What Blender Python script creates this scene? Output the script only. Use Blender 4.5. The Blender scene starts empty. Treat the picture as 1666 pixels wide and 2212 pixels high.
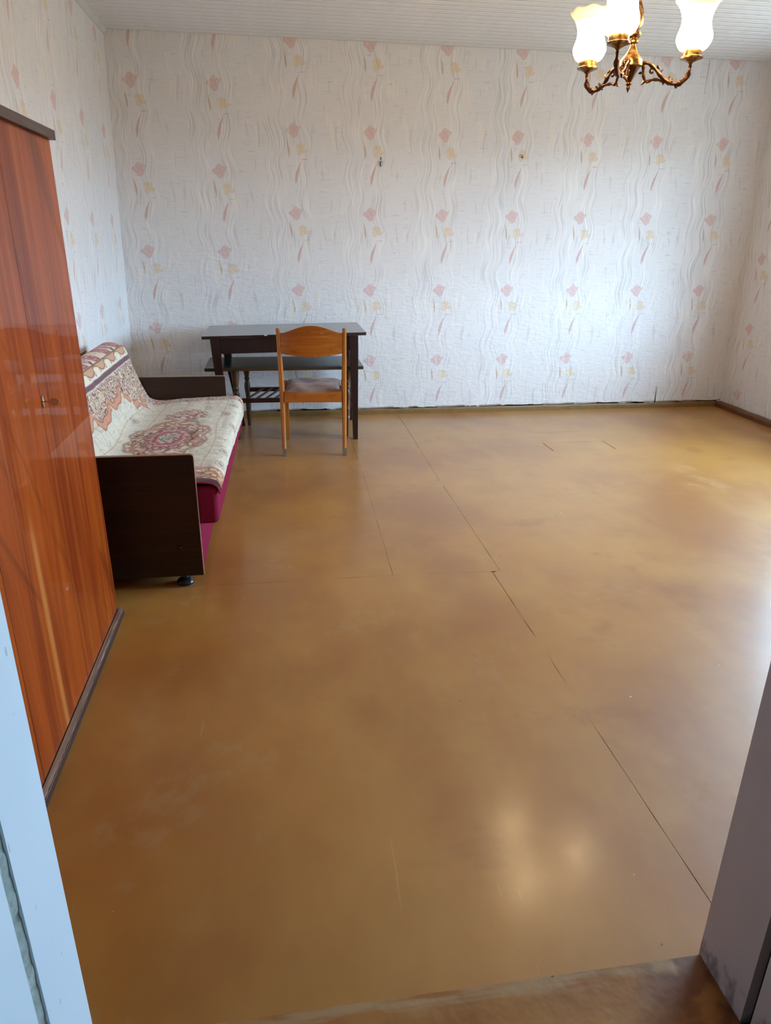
import bpy, bmesh, math, random
import numpy as np
from mathutils import Vector, Matrix

random.seed(7)
rng = np.random.default_rng(11)
PI = math.pi
scene = bpy.context.scene
COL = scene.collection

# ------------------------------------------------------------------ camera
cam_d = bpy.data.cameras.new('camera')
cam_d.sensor_fit = 'VERTICAL'
cam_d.sensor_height = 36.0
cam_d.lens = 1513.08 * 36.0 / 2212.0
cam_d.clip_start = 0.02
cam = bpy.data.objects.new('camera', cam_d)
COL.objects.link(cam)
pitch, roll, yaw = math.radians(21.341), math.radians(0.643), math.radians(8.620)
fw = Vector((math.sin(yaw) * math.cos(pitch), math.cos(yaw) * math.cos(pitch), -math.sin(pitch)))
rt = Vector((math.cos(yaw), -math.sin(yaw), 0))
up = rt.cross(fw)
r2 = rt * math.cos(roll) + up * math.sin(roll)
u2 = -rt * math.sin(roll) + up * math.cos(roll)
M = Matrix((r2, u2, -fw)).transposed().to_4x4()
M.translation = Vector((0, 0, 1.35))
cam.matrix_world = M
scene.camera = cam

# ------------------------------------------------------------------ world, exposure
SKY = 29.5
EXPOSURE = 0.56
LAMP = 40.0
vs = scene.view_settings
scene.display_settings.display_device = 'sRGB'
vs.view_transform = 'Standard'
vs.look = 'None'
vs.gamma = 1.0
vs.exposure = EXPOSURE
vs.use_curve_mapping = False


def lin(r, g, b):
    def f(c):
        c /= 255.0
        return c / 12.92 if c <= 0.04045 else ((c + 0.055) / 1.055) ** 2.4
    return (f(r), f(g), f(b), 1.0)


world = bpy.data.worlds.new('overcast_sky')
scene.world = world
world.use_nodes = True
wt = world.node_tree
wt.nodes.clear()
w_out = wt.nodes.new('ShaderNodeOutputWorld')
w_bg = wt.nodes.new('ShaderNodeBackground')
w_co = wt.nodes.new('ShaderNodeTexCoord')
w_sep = wt.nodes.new('ShaderNodeSeparateXYZ')
w_rmp = wt.nodes.new('ShaderNodeValToRGB')          # ground below the horizon, overcast sky above
w_map = wt.nodes.new('ShaderNodeMapRange')
w_map.inputs[1].default_value = -0.3
w_map.inputs[2].default_value = 0.7
w_rmp.color_ramp.elements[0].position = 0.27
w_rmp.color_ramp.elements[0].color = (0.11, 0.13, 0.125, 1)
w_rmp.color_ramp.elements[1].position = 0.36
w_rmp.color_ramp.elements[1].color = (0.47, 0.745, 1.03, 1)
w_bg.inputs[1].default_value = SKY
wt.links.new(w_co.outputs['Generated'], w_sep.inputs[0])
wt.links.new(w_sep.outputs[2], w_map.inputs[0])
wt.links.new(w_map.outputs[0], w_rmp.inputs[0])
wt.links.new(w_rmp.outputs[0], w_bg.inputs[0])
wt.links.new(w_bg.outputs[0], w_out.inputs[0])

# the window of the right wall (outside the frame): y0, y1, z0, z1
WINDOWS = [(2.35, 4.45, 0.78, 2.15)]
for (y0, y1, z0, z1) in WINDOWS:                       # sampling portals for the sky light
    ld = bpy.data.lights.new('window_portal', 'AREA')
    ld.shape = 'RECTANGLE'
    ld.size = y1 - y0
    ld.size_y = z1 - z0
    ld.cycles.is_portal = True
    lo = bpy.data.objects.new('window_portal', ld)
    COL.objects.link(lo)
    # local -Z looks into the room (-X), local X along Y
    lo.matrix_world = Matrix(((0, 0, 1, 3.90), (1, 0, 0, (y0 + y1) / 2), (0, 1, 0, (z0 + z1) / 2), (0, 0, 0, 1)))


# ------------------------------------------------------------------ shader mini language
class S:
    """a socket with arithmetic"""
    def __init__(self, t, s):
        self.t, self.s = t, s

    def _m(self, op, *a):
        n = self.t.nodes.new('ShaderNodeMath')
        n.operation = op
        for i, x in enumerate((self,) + a):
            if isinstance(x, S):
                self.t.links.new(x.s, n.inputs[i])
            else:
                n.inputs[i].default_value = float(x)
        return S(self.t, n.outputs[0])

    def __add__(self, o): return self._m('ADD', o)
    __radd__ = __add__
    def __sub__(self, o): return self._m('SUBTRACT', o)
    def __rsub__(self, o): return (self * -1) + o
    def __mul__(self, o): return self._m('MULTIPLY', o)
    __rmul__ = __mul__
    def __truediv__(self, o): return self._m('DIVIDE', o)
    def mx(self, o): return self._m('MAXIMUM', o)
    def mn(self, o): return self._m('MINIMUM', o)
    def mod(self, o): return self._m('FLOORED_MODULO', o)
    def abs(self): return self._m('ABSOLUTE')
    def sin(self): return self._m('SINE')
    def floor(self): return self._m('FLOOR')
    def pw(self, o): return self._m('POWER', o)
    def sqrt(self): return self._m('SQRT')

    def ss(self, a, b):
        """smooth step: 0 at a, 1 at b"""
        n = self.t.nodes.new('ShaderNodeMapRange')
        n.interpolation_type = 'SMOOTHSTEP'
        self.t.links.new(self.s, n.inputs[0])
        if a <= b:
            n.inputs[1].default_value, n.inputs[2].default_value = a, b
            n.inputs[3].default_value, n.inputs[4].default_value = 0, 1
        else:
            n.inputs[1].default_value, n.inputs[2].default_value = b, a
            n.inputs[3].default_value, n.inputs[4].default_value = 1, 0
        return S(self.t, n.outputs[0])

    def band(self, a, b, e):
        return self.ss(a - e, a + e) * self.ss(b + e, b - e)


class Mat:
    def __init__(self, name):
        self.m = bpy.data.materials.new(name)
        self.m.use_nodes = True
        self.t = self.m.node_tree
        self.t.nodes.clear()
        self.out = self.t.nodes.new('ShaderNodeOutputMaterial')
        self.b = self.t.nodes.new('ShaderNodeBsdfPrincipled')
        self.t.links.new(self.b.outputs[0], self.out.inputs[0])

    def coord(self, kind='Object'):
        n = self.t.nodes.new('ShaderNodeTexCoord')
        p = self.t.nodes.new('ShaderNodeSeparateXYZ')
        self.t.links.new(n.outputs[kind], p.inputs[0])
        return [S(self.t, p.outputs[i]) for i in range(3)]

    def vec(self, x, y, z=0.0):
        n = self.t.nodes.new('ShaderNodeCombineXYZ')
        for i, v in enumerate((x, y, z)):
            if isinstance(v, S):
                self.t.links.new(v.s, n.inputs[i])
            else:
                n.inputs[i].default_value = v
        return n.outputs[0]

    def noise(self, x, y, z=0.0, scale=1.0, detail=3.0, rough=0.5, dist=0.0):
        n = self.t.nodes.new('ShaderNodeTexNoise')
        n.inputs['Scale'].default_value = scale
        n.inputs['Detail'].default_value = detail
        n.inputs['Roughness'].default_value = rough
        n.inputs['Distortion'].default_value = dist
        self.t.links.new(self.vec(x, y, z), n.inputs['Vector'])
        return S(self.t, n.outputs[0])

    def mix(self, f, a, b):
        n = self.t.nodes.new('ShaderNodeMix')
        n.data_type = 'RGBA'
        n.clamp_factor = True
        for i, v in ((0, f), (6, a), (7, b)):
            if isinstance(v, S):
                self.t.links.new(v.s, n.inputs[i])
            elif i == 0:
                n.inputs[i].default_value = v
            else:
                n.inputs[i].default_value = v
        return S(self.t, n.outputs[2])

    def set(self, **k):
        names = dict(color='Base Color', rough='Roughness', metal='Metallic', coat='Coat Weight', coat_rough='Coat Roughness',
                     spec='Specular IOR Level', sheen='Sheen Weight', sheen_rough='Sheen Roughness', ior='IOR',
                     emit='Emission Color', emit_s='Emission Strength', trans='Transmission Weight', alpha='Alpha')
        for key, v in k.items():
            i = self.b.inputs[names[key]]
            if isinstance(v, S):
                self.t.links.new(v.s, i)
            else:
                i.default_value = v
        return self

    def bump(self, h, strength=0.3, dist=0.01, coat=False):
        n = self.t.nodes.new('ShaderNodeBump')
        n.inputs['Strength'].default_value = strength
        n.inputs['Distance'].default_value = dist
        self.t.links.new(h.s, n.inputs['Height'])
        self.t.links.new(n.outputs[0], self.b.inputs['Normal'])
        if coat:
            self.t.links.new(n.outputs[0], self.b.inputs['Coat Normal'])
        return self


def m_plain(name, c, rough=0.5, var=0.12, scale=30.0, bump=0.0, **k):
    a = Mat(name)
    x, y, z = a.coord()
    n = a.noise(x, y, z, scale=scale, detail=4)
    d = tuple(v * (1 - 2 * var) for v in c[:3]) + (1,)
    e = tuple(min(1, v * (1 + 2 * var)) for v in c[:3]) + (1,)
    a.set(color=a.mix(n, d, e), rough=rough, **k)
    if bump:
        a.bump(n, bump, 0.004)
    return a.m


def m_wood(name, dark, mid, light, axis=2, rough=0.35, fine=60.0, coat=0.0, coat_rough=0.1, wear=None, wear_amt=0.0, spec=0.5):
    a = Mat(name)
    c = a.coord()
    p = [v * 1.0 for v in c]
    q = [v * fine for v in c]
    p = [v * 9.0 for v in c]
    q[axis] = c[axis] * (fine * 0.04)
    p[axis] = c[axis] * 0.9
    g1 = a.noise(q[0], q[1], q[2], detail=4, rough=0.6)
    g2 = a.noise(p[0], p[1], p[2], detail=3, dist=0.6)
    col = a.mix(g2.ss(0.3, 0.7), dark, mid)
    col = a.mix(g1.ss(0.45, 0.75) * 0.7, col, light)
    if wear:
        w = a.noise(c[0], c[1], c[2], scale=22, detail=5)
        col = a.mix(w.ss(0.62, 0.68) * wear_amt, col, wear)
    a.set(color=col, rough=rough, coat=coat, coat_rough=coat_rough, spec=spec)
    a.bump(g1, 0.08, 0.002)
    return a.m


# ------------------------------------------------------------------ mesh helpers
def link(o, parent=None):
    COL.objects.link(o)
    if parent is not None:
        o.parent = parent
    return o


def from_bm(name, bm, mat, parent=None, smooth=False, bevel=0.0, seg=2):
    if bevel:
        bmesh.ops.bevel(bm, geom=[e for e in bm.edges if e.calc_face_angle(0) > 0.5], offset=bevel, segments=seg, profile=0.6, affect='EDGES')
    bmesh.ops.recalc_face_normals(bm, faces=bm.faces)
    me = bpy.data.meshes.new(name)
    bm.to_mesh(me)
    bm.free()
    if smooth:
        me.shade_smooth()
        if smooth != 'full':
            me.set_sharp_from_angle(angle=math.radians(40))
    for m in (mat if isinstance(mat, (list, tuple)) else [mat]):
        me.materials.append(m)
    return link(bpy.data.objects.new(name, me), parent)


def from_py(name, verts, faces, mat, parent=None, smooth=False):
    me = bpy.data.meshes.new(name)
    me.from_pydata([tuple(v) for v in verts], [], [tuple(f) for f in faces])
    me.update()
    if smooth:
        me.shade_smooth()
    me.materials.append(mat)
    return link(bpy.data.objects.new(name, me), parent)


def bm_box(bm, a, b):
    x0, y0, z0 = a
    x1, y1, z1 = b
    v = [bm.verts.new(p) for p in ((x0, y0, z0), (x1, y0, z0), (x1, y1, z0), (x0, y1, z0), (x0, y0, z1), (x1, y0, z1), (x1, y1, z1), (x0, y1, z1))]
    for f in ((0, 3, 2, 1), (4, 5, 6, 7), (0, 1, 5, 4), (1, 2, 6, 5), (2, 3, 7, 6), (3, 0, 4, 7)):
        bm.faces.new([v[i] for i in f])
    return v


def bm_frustum(bm, p0, s0, p1, s1):
    """square-sectioned stick between two horizontal rectangles"""
    v = []
    for p, s in ((p0, s0), (p1, s1)):
        for dx, dy in ((-1, -1), (1, -1), (1, 1), (-1, 1)):
            v.append(bm.verts.new((p[0] + dx * s[0] / 2, p[1] + dy * s[1] / 2, p[2])))
    for f in ((0, 3, 2, 1), (4, 5, 6, 7), (0, 1, 5, 4), (1, 2, 6, 5), (2, 3, 7, 6), (3, 0, 4, 7)):
        bm.faces.new([v[i] for i in f])


def bm_tube(bm, pts, radii, seg=8, cap=True):
    pts = [Vector(p) for p in pts]
    if not isinstance(radii, (list, tuple)):
        radii = [radii] * len(pts)
    rings = []
    ref = None
    for i, p in enumerate(pts):
        d = (pts[min(i + 1, len(pts) - 1)] - pts[max(i - 1, 0)]).normalized()
        if ref is None:
            ref = d.orthogonal().normalized()
        ref = (ref - d * ref.dot(d)).normalized()
        w = d.cross(ref)
        rings.append([bm.verts.new(p + (ref * math.cos(2 * PI * k / seg) + w * math.sin(2 * PI * k / seg)) * radii[i]) for k in range(seg)])
    for a, b in zip(rings, rings[1:]):
        for k in range(seg):
            bm.faces.new((a[k], a[(k + 1) % seg], b[(k + 1) % seg], b[k]))
    if cap:
        bm.faces.new(list(reversed(rings[0])))
        bm.faces.new(rings[-1])


def bm_lathe(bm, prof, c=(0, 0, 0), seg=24, tilt=None, closed=True):
    rings = []
    for r, z in prof:
        ring = []
        for k in range(seg):
            a = 2 * PI * k / seg
            p = Vector((r * math.cos(a), r * math.sin(a), z))
            if tilt is not None:
                p = tilt @ p
            ring.append(bm.verts.new(p + Vector(c)))
        rings.append(ring)
    for a, b in zip(rings, rings[1:]):
        for k in range(seg):
            bm.faces.new((a[k], a[(k + 1) % seg], b[(k + 1) % seg], b[k]))
    if closed:
        bm.faces.new(list(reversed(rings[0])))
        bm.faces.new(rings[-1])


def box(name, a, b, mat, parent=None, bevel=0.0):
    bm = bmesh.new()
    bm_box(bm, a, b)
    return from_bm(name, bm, mat, parent, bevel=bevel, smooth=bool(bevel))


def thing(name, label, cat, loc=(0, 0, 0), group=None):
    o = bpy.data.objects.new(name, None)
    o.empty_display_size = 0.1
    COL.objects.link(o)
    o.location = loc
    o['label'] = label
    o['category'] = cat
    if group:
        o['group'] = group
    return o


def tag(o, label, cat):
    o['label'] = label
    o['category'] = cat
    return o


def struct(o, label=None):
    o['kind'] = 'structure'
    if label:
        o['label'] = label
    return o


def spline(P, n):
    """Catmull-Rom resampled to n points evenly spaced along its length"""
    P = np.array(P, float)
    Q = np.vstack([2 * P[0] - P[1], P, 2 * P[-1] - P[-2]])
    out = []
    for i in range(1, len(Q) - 2):
        t = np.linspace(0, 1, 24, endpoint=False)[:, None]
        a, b, c, d = Q[i - 1], Q[i], Q[i + 1], Q[i + 2]
        out.append(0.5 * ((2 * b) + (c - a) * t + (2 * a - 5 * b + 4 * c - d) * t ** 2 + (3 * b - a - 3 * c + d) * t ** 3))
    out.append(P[-1:])
    C = np.vstack(out)
    L = np.r_[0, np.cumsum(np.linalg.norm(np.diff(C, axis=0), axis=1))]
    s = np.linspace(0, L[-1], n)
    return np.stack([np.interp(s, L, C[:, k]) for k in range(P.shape[1])], 1)


# ------------------------------------------------------------------ materials of the setting
def m_wallpaper():
    a = Mat('tulip_wallpaper')
    u, v, _ = a.coord('UV')
    cw, ch = 0.549, 0.54
    ci = ((u + cw / 2) / cw).floor()
    x = (u + cw / 2).mod(cw) - cw / 2                    # tulip head at x = 0, y = 0
    y = (v + 0.40).mod(ch) - 0.40
    # organic warp of outlines
    wn = a.noise(u, v, 0, scale=90, detail=2) - 0.5
    wn2 = a.noise(u, v, 7.3, scale=90, detail=2) - 0.5
    xs, ys = x + wn * 0.008, y + wn2 * 0.008

    def ell(cx, cy, rx, ry, ang=0.0, e=0.14):
        rx, ry = rx * 1.06, ry * 1.06
        c, s = math.cos(ang), math.sin(ang)
        dx, dy = xs - cx, ys - cy
        p = (dx * c + dy * s) / rx
        q = (dy * c - dx * s) / ry
        return (p * p + q * q).ss(1 + e, 1 - e)

    def poly(pts, e=0.0016):
        """soft mask of a convex outline given clockwise (units of the print, 1 = 0.355 mm by 0.288 mm)"""
        q = [(px * 0.000355, py * 0.000288) for px, py in pts]
        d = None
        for (xa, ya), (xb, yb) in zip(q, q[1:] + q[:1]):
            L = math.hypot(xb - xa, yb - ya)
            nx, ny = (yb - ya) / L, -(xb - xa) / L
            h = (xs - xa) * nx + (ys - ya) * ny
            d = h if d is None else d.mn(h)
        return d.ss(-e, e) if False else (d * -1).ss(e, -e)
    tul = poly([(-78, 95), (-38, 158), (0, 174), (46, 150), (88, 105), (108, 20), (70, -110), (10, -160), (-45, -132), (-85, -40)])
    tul = tul.mx(poly([(-158, -5), (-118, 72), (-55, 40), (-66, -82)]))
    tul = tul.mx(poly([(58, 60), (140, 124), (130, 55), (84, -45)]))
    yel = poly([(42, -325), (75, -285), (135, -262), (225, -312), (195, -480), (100, -545), (62, -500)])
    yel = yel.mx(poly([(180, -350), (278, -412), (248, -480), (160, -488)]))
    # stems: leaf whose axis bends
    def leaf(x0, y0, bend, y1, w):
        t = (ys - y0) / (y1 - y0)                          # 0 top .. 1 bottom
        ax = (1 - t) * (1 - t) * bend + x0
        hw = (t * (1 - t)).mx(0.0) * (4 * w) * (t + 0.35)
        return (hw - (xs - ax).abs()).ss(-0.0008, 0.0016)
    och = leaf(-0.034, -0.040, -0.020, -0.168, 0.0075)
    pnk = leaf(0.008, -0.180, 0.052, -0.345, 0.0118)
    twig = (xs.band(0.05, 0.095, 0.006)) * (ys + 0.184 - xs * 0.06).band(-0.0016, 0.0016, 0.0012)

    # wavy vertical threads left and right of the flowers
    wav = (v * (2 * PI / 0.27) + ci * 1.7).sin() * 0.013 + (v * (2 * PI / 0.54)).sin() * 0.007
    xw = x + wav
    zone = (xw.band(-0.205, -0.045, 0.02)).mx(xw.band(0.012, 0.115, 0.015))
    th = a.noise(xw * 105, v * 4.2, ci * 3.1, detail=2, rough=0.4)
    dark_th = th.ss(0.53, 0.66) * zone
    light_th = th.ss(0.43, 0.34) * zone
    # scattered short vertical strokes between the bundles
    xr = x + (v * 17 + ci).sin() * 0.008
    st = a.noise(xr * 42, v * 4.2, 5.0, detail=1)
    stroke = st.ss(0.64, 0.70) * (1 - zone) * xr.band(-0.27, 0.27, 0.01)
    st2 = a.noise(xr * 36, v * 4.0, 15.0, detail=1)
    shiny = st2.ss(0.635, 0.67)
    # woven horizontal hatching
    hz = a.noise(u * 7, v * 210, 2.0, detail=3, rough=0.6)
    hatch = hz.ss(0.50, 0.75) * (1 - zone * 0.7)
    hz2 = a.noise(u * 14, v * 60, 9.0, detail=2)
    streak = hz2.ss(0.62, 0.72) * (1 - zone * 0.8)

    base = a.mix(a.noise(u, v, 1.0, scale=2.2, detail=3), lin(236, 229, 225), lin(226, 220, 218))
    col = a.mix(hatch * 0.28, base, lin(176, 165, 160))
    col = a.mix(streak * 0.22, col, lin(150, 138, 134))
    col = a.mix(dark_th * 0.26, col, lin(150, 138, 132))
    col = a.mix(light_th * 0.5, col, lin(246, 240, 234))
    col = a.mix(stroke * 0.22, col, lin(160, 148, 142))
    inner = a.noise(x * 30, y * 55, 3.0, scale=2.2, detail=2, dist=1.5).ss(0.42, 0.62)
    col = a.mix(tul * 0.78, col, a.mix(inner, lin(216, 172, 166), lin(226, 198, 193)))
    col = a.mix(yel * 0.62, col, a.mix(inner, lin(222, 190, 146), lin(232, 212, 180)))
    col = a.mix(och * 0.75, col, lin(202, 164, 130))
    col = a.mix(pnk * 0.7, col, lin(208, 160, 150))
    col = a.mix(twig * 0.6, col, lin(150, 130, 124))
    gloss = (light_th.mx(shiny)) * 1.0
    a.set(color=a.mix(shiny * 0.45, col, lin(244, 232, 218)), rough=0.72 - gloss * 0.30, spec=0.35)
    big = a.noise(u, v, 0.0, scale=4.5, detail=3, rough=0.55)
    low = v.ss(0.22, 0.02)
    crk = a.noise(u * 1.0, v * 2.5, 4.0, scale=14, detail=3, dist=0.8)
    h = big * 0.5 + th * zone * 0.02 + hz * 0.008 + crk * low * 0.8
    a.bump(h, 0.3, 0.02)
    return a.m


def m_floor():
    a = Mat('ochre_floor_paint')
    x, y, z = a.coord()
    n1 = a.noise(x, y, 0, scale=1.1, detail=4, rough=0.55)
    n2 = a.noise(x * 1.0, y * 0.55, 3, scale=3.2, detail=5, rough=0.6)
    n3 = a.noise(x, y, 9, scale=16, detail=5, rough=0.6)
    sc = a.noise(x * 1.5, y * 60, 1, scale=1.4, detail=3)
    col = a.mix(n1.ss(0.35, 0.65), lin(152, 92, 12), lin(172, 114, 30))
    col = a.mix(n2.ss(0.40, 0.72) * 0.45, col, lin(184, 134, 58))
    worn = a.noise(x * 1.3, y * 0.9, 13, scale=2.6, detail=5, rough=0.6).ss(0.60, 0.66) * n3.ss(0.40, 0.6)
    scr = a.noise(x * 60, y * 2.6, 6, scale=1.6, detail=3, dist=0.8).ss(0.69, 0.76) * n1.ss(0.45, 0.55)
    col = a.mix(scr * 0.22, col, lin(206, 176, 130))
    col = a.mix(worn * 0.18, col, lin(184, 152, 108))
    # darker, yellower patches of fresher paint
    fresh = a.noise(x * 1.2, y * 1.6, 21, scale=2.4, detail=5, rough=0.6).ss(0.60, 0.72)
    col = a.mix(fresh * 0.5, col, lin(146, 86, 4))
    # small dark specks and white crumbs of paint
    sp = a.noise(x, y, 40, scale=34, detail=1)
    col = a.mix(sp.ss(0.80, 0.83) * 0.8, col, lin(58, 44, 34))
    sp2 = a.noise(x, y, 55, scale=46, detail=1)
    col = a.mix(sp2.ss(0.815, 0.83) * 0.7, col, lin(214, 206, 196))
    rough = 0.46 + n2 * 0.12 + worn * 0.10 + sc.ss(0.55, 0.8) * 0.06
    a.set(color=col, rough=rough, spec=0.6, coat=0.6 - worn * 0.2, coat_rough=0.15 + n3 * 0.08, sheen=0.03, sheen_rough=0.6)
    h = a.noise(x, y, 0, scale=3.0, detail=2) * 1.6 + n3 * 0.10 + a.noise(x, y * 2, 2, scale=70, detail=3) * 0.05
    a.bump(h, 0.22, 0.012)
    return a.m


def m_lacquer():
    """orange lacquered veneer, glossy, grain along z"""
    a = Mat('lacquered_veneer')
    x, y, z = a.coord()
    g = a.noise(x * 2, y * 55, z * 1.6, detail=5, rough=0.6)
    b = a.noise(x, y * 7.0, z * 0.55, detail=3, dist=0.9)
    fl = a.noise(x, (y + z * 0.55) * 9, z * 1.4, detail=2, dist=0.4)
    col = a.mix(b.ss(0.3, 0.7), lin(130, 44, 8), lin(172, 74, 16))
    col = a.mix(g.ss(0.42, 0.75) * 0.55, col, lin(188, 96, 30))
    col = a.mix(fl.ss(0.60, 0.72) * 0.45, col, lin(92, 30, 6))
    # one pale sapwood streak on the middle leaf
    sy = y - 1.775 + (z * 3.0).sin() * 0.006
    col = a.mix(sy.band(-0.012, 0.014, 0.012) * z.ss(0.75, 0.55) * 0.65, col, lin(206, 134, 66))
    a.set(color=col, rough=0.45, coat=0.5, coat_rough=0.03, spec=0.1)
    h = a.noise(x, y * 20, z * 1.3, detail=2) * 0.7 + g * 0.05
    n = a.t.nodes.new('ShaderNodeBump')
    n.inputs['Strength'].default_value = 0.05
    n.inputs['Distance'].default_value = 0.003
    a.t.links.new(h.s, n.inputs['Height'])
    a.t.links.new(n.outputs[0], a.b.inputs['Coat Normal'])
    return a.m


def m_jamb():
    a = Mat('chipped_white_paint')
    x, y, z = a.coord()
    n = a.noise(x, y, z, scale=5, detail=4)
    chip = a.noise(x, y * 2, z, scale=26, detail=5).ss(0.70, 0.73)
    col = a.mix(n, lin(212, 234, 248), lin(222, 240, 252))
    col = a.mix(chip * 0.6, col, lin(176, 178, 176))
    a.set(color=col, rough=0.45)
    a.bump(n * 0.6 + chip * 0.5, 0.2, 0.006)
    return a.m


def m_jamb_shaded():
    a = Mat('grimy_shaded_paint')
    x, y, z = a.coord()
    n = a.noise(x, y * 3, z * 0.8, scale=7, detail=5)
    low = z.ss(0.16, 0.0)
    dirt = a.noise(x, y * 2, z, scale=22, detail=5)
    col = a.mix(n, lin(196, 188, 190), lin(210, 203, 203))  # shade on the right side of the frame, put into the base colour
    col = a.mix((dirt + low * 0.35).ss(0.74, 0.95) * 0.6, col, lin(92, 74, 64))
    a.set(color=col, rough=0.5)
    a.bump(n, 0.15, 0.006)
    return a.m


def m_threshold():
    a = Mat('worn_threshold_paint')
    x, y, z = a.coord()
    n = a.noise(x, y, 0, scale=6, detail=5)
    col = a.mix(n.ss(0.35, 0.7), lin(150, 94, 34), lin(172, 118, 54))
    edge = y.ss(0.845, 0.875)
    w = a.noise(x * 1.2, y * 9, 3, scale=5, detail=5)
    col = a.mix(edge * w.ss(0.36, 0.60) * 0.7, col, lin(176, 146, 108))
    red = x.ss(0.55, 0.74) * a.noise(x, y, 8, scale=14, detail=4).ss(0.35, 0.55)
    col = a.mix(red * 0.8, col, lin(92, 42, 20))
    sp = a.noise(x, y, 4, scale=30, detail=2)
    col = a.mix(sp.ss(0.70, 0.75) * 0.8, col, lin(52, 40, 32))
    a.set(color=col, rough=0.5 + n * 0.15)
    a.bump(n + sp * 0.4, 0.4, 0.01)
    return a.m


WP = m_wallpaper()
FLOOR = m_floor()
LACQ = m_lacquer()
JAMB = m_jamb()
JAMB_SHADED = m_jamb_shaded()
THRESH = m_threshold()
CEIL = m_plain('ceiling_plank_white', lin(228, 227, 226), 0.5, 0.04, 9)
PLASTER = m_plain('old_plaster', lin(190, 180, 168), 0.85, 0.1, 14)
SUBFLOOR = m_plain('seam_dirt', lin(58, 42, 32), 0.9, 0.3, 20)
OCHRE = m_plain('ochre_skirting_paint', lin(132, 98, 52), 0.5, 0.16, 18, 0.2)
BROWN_SK = m_plain('brown_skirting_paint', lin(104, 62, 34), 0.4, 0.16, 18, 0.2)
TRIMW = m_plain('white_cove', lin(214, 214, 212), 0.55, 0.05, 20)
BLACKGAP = m_plain('dark_gap', lin(34, 24, 18), 0.9, 0.2, 20)
CRUMBLE = m_plain('crumbling_grout', lin(176, 188, 182), 0.9, 0.22, 60, 0.8)
FRAMEW = m_plain('window_paint', lin(226, 226, 222), 0.4, 0.04, 20)

# ------------------------------------------------------------------ the shell
YB, YF, ZC = 5.63, 0.91, 2.607


def XL(z): return -1.127 + 0.074 * z / ZC             # the left wall leans a little
def XR(z): return 3.830 - 0.035 * z / ZC


def wall_grid(name, fn, us, vs_, uvfn, mat, parent=None, drop=None):
    """fn(u, v) -> xyz on a grid, with metre-true UVs for the wallpaper; drop(i, j) leaves a cell out"""
    verts = [fn(u, v) for v in vs_ for u in us]
    nu = len(us)
    faces, uvs = [], []
    for j in range(len(vs_) - 1):
        for i in range(nu - 1):
            if drop and drop(i, j):
                continue
            faces.append((j * nu + i, j * nu + i + 1, (j + 1) * nu + i + 1, (j + 1) * nu + i))
            um = (us[i] + us[i + 1]) / 2
            for (a, b) in ((i, j), (i + 1, j), (i + 1, j + 1), (i, j + 1)):
                uvs.append(uvfn(us[a], vs_[b], um))
    o = from_py(name, verts, faces, mat, parent)
    uvl = o.data.uv_layers.new(name='UVMap')
    uvl.data.foreach_set('uv', np.array(uvs, np.float32).ravel())
    o.data.shade_smooth()
    return o


# back wall: plaster slab and a paper skin with a ragged, lifted lower edge and one tear
wall_back = struct(box('wall_back', (-1.3, YB + 0.004, -0.05), (4.1, YB + 0.14, 2.75), PLASTER), 'plaster of the back wall')
ux = sorted(set([round(-1.16 + 0.04 * i, 3) for i in range(126)] + [-0.098, 3.213, 3.2131]))
vz = [0.0, 0.012, 0.03, 0.06, 0.10, 0.15, 0.20] + [0.30 + 0.231 * i for i in range(11)]
edge_n = {u: random.gauss(0, 0.0035) for u in ux}


def back_pt(u, v):
    z = v
    if v < 0.02:
        z = 0.040 + edge_n[u] * 0.8 + 0.002 * math.sin(u * 5.1) + v * 0.9
    elif v < 0.1:
        z = v + 0.012 * (0.1 - v) / 0.08
    y = YB - 0.002
    pk = max(0.0, 1 - abs(v - 0.03) / 0.07)
    y -= pk * 0.008 * max(0, math.sin(u * 6.3) * math.sin(u * 13.7 + 1))
    if u in (3.213, 3.2131):                           # slit of torn paper
        k = max(0.0, 1 - v / 0.20) * 0.007
        return (u + (k if u > 3.213 else -k) + 0.012 * v, y, z)
    return (u, y, z)


def back_uv(u, v, um):
    off = 0.27 if um < -0.098 else 0.0
    return (u - 0.163 - (0.02 if um < -0.098 else 0), v - 0.971 - off + 0.0)


skin = wall_grid('wallpaper', back_pt, ux, vz, back_uv, WP, wall_back,
                 drop=lambda i, j: ux[i] == 3.213 and vz[j] < 0.20)

box('torn_slit', (3.190, YB + 0.0005, 0.03), (3.238, YB + 0.003, 0.215), BLACKGAP, wall_back)['label'] = 'dark slit where the paper is torn'

# left wall
ul = [YF - 2.3 + 0.15 * i for i in range(47)]
ul[-1] = YB
wall_left = struct(wall_grid('wall_left', lambda u, v: (XL(v), u, v), ul, [0, 0.3, 0.9, 1.8, ZC],
                             lambda u, v, um: ((u - 5.36) * 0.98, v - 1.44), WP), 'left wall in tulip wallpaper')

# right wall with two window openings
yr = sorted([-1.4, YF] + [w[0] for w in WINDOWS] + [w[1] for w in WINDOWS] + [YB])
zr = [0.0, 0.78, 2.15, ZC]


def right_open(i, j):
    ym = (yr[i] + yr[i + 1]) / 2
    zm = (zr[j] + zr[j + 1]) / 2
    return any(w[0] < ym < w[1] and w[2] < zm < w[3] for w in WINDOWS)


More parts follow.
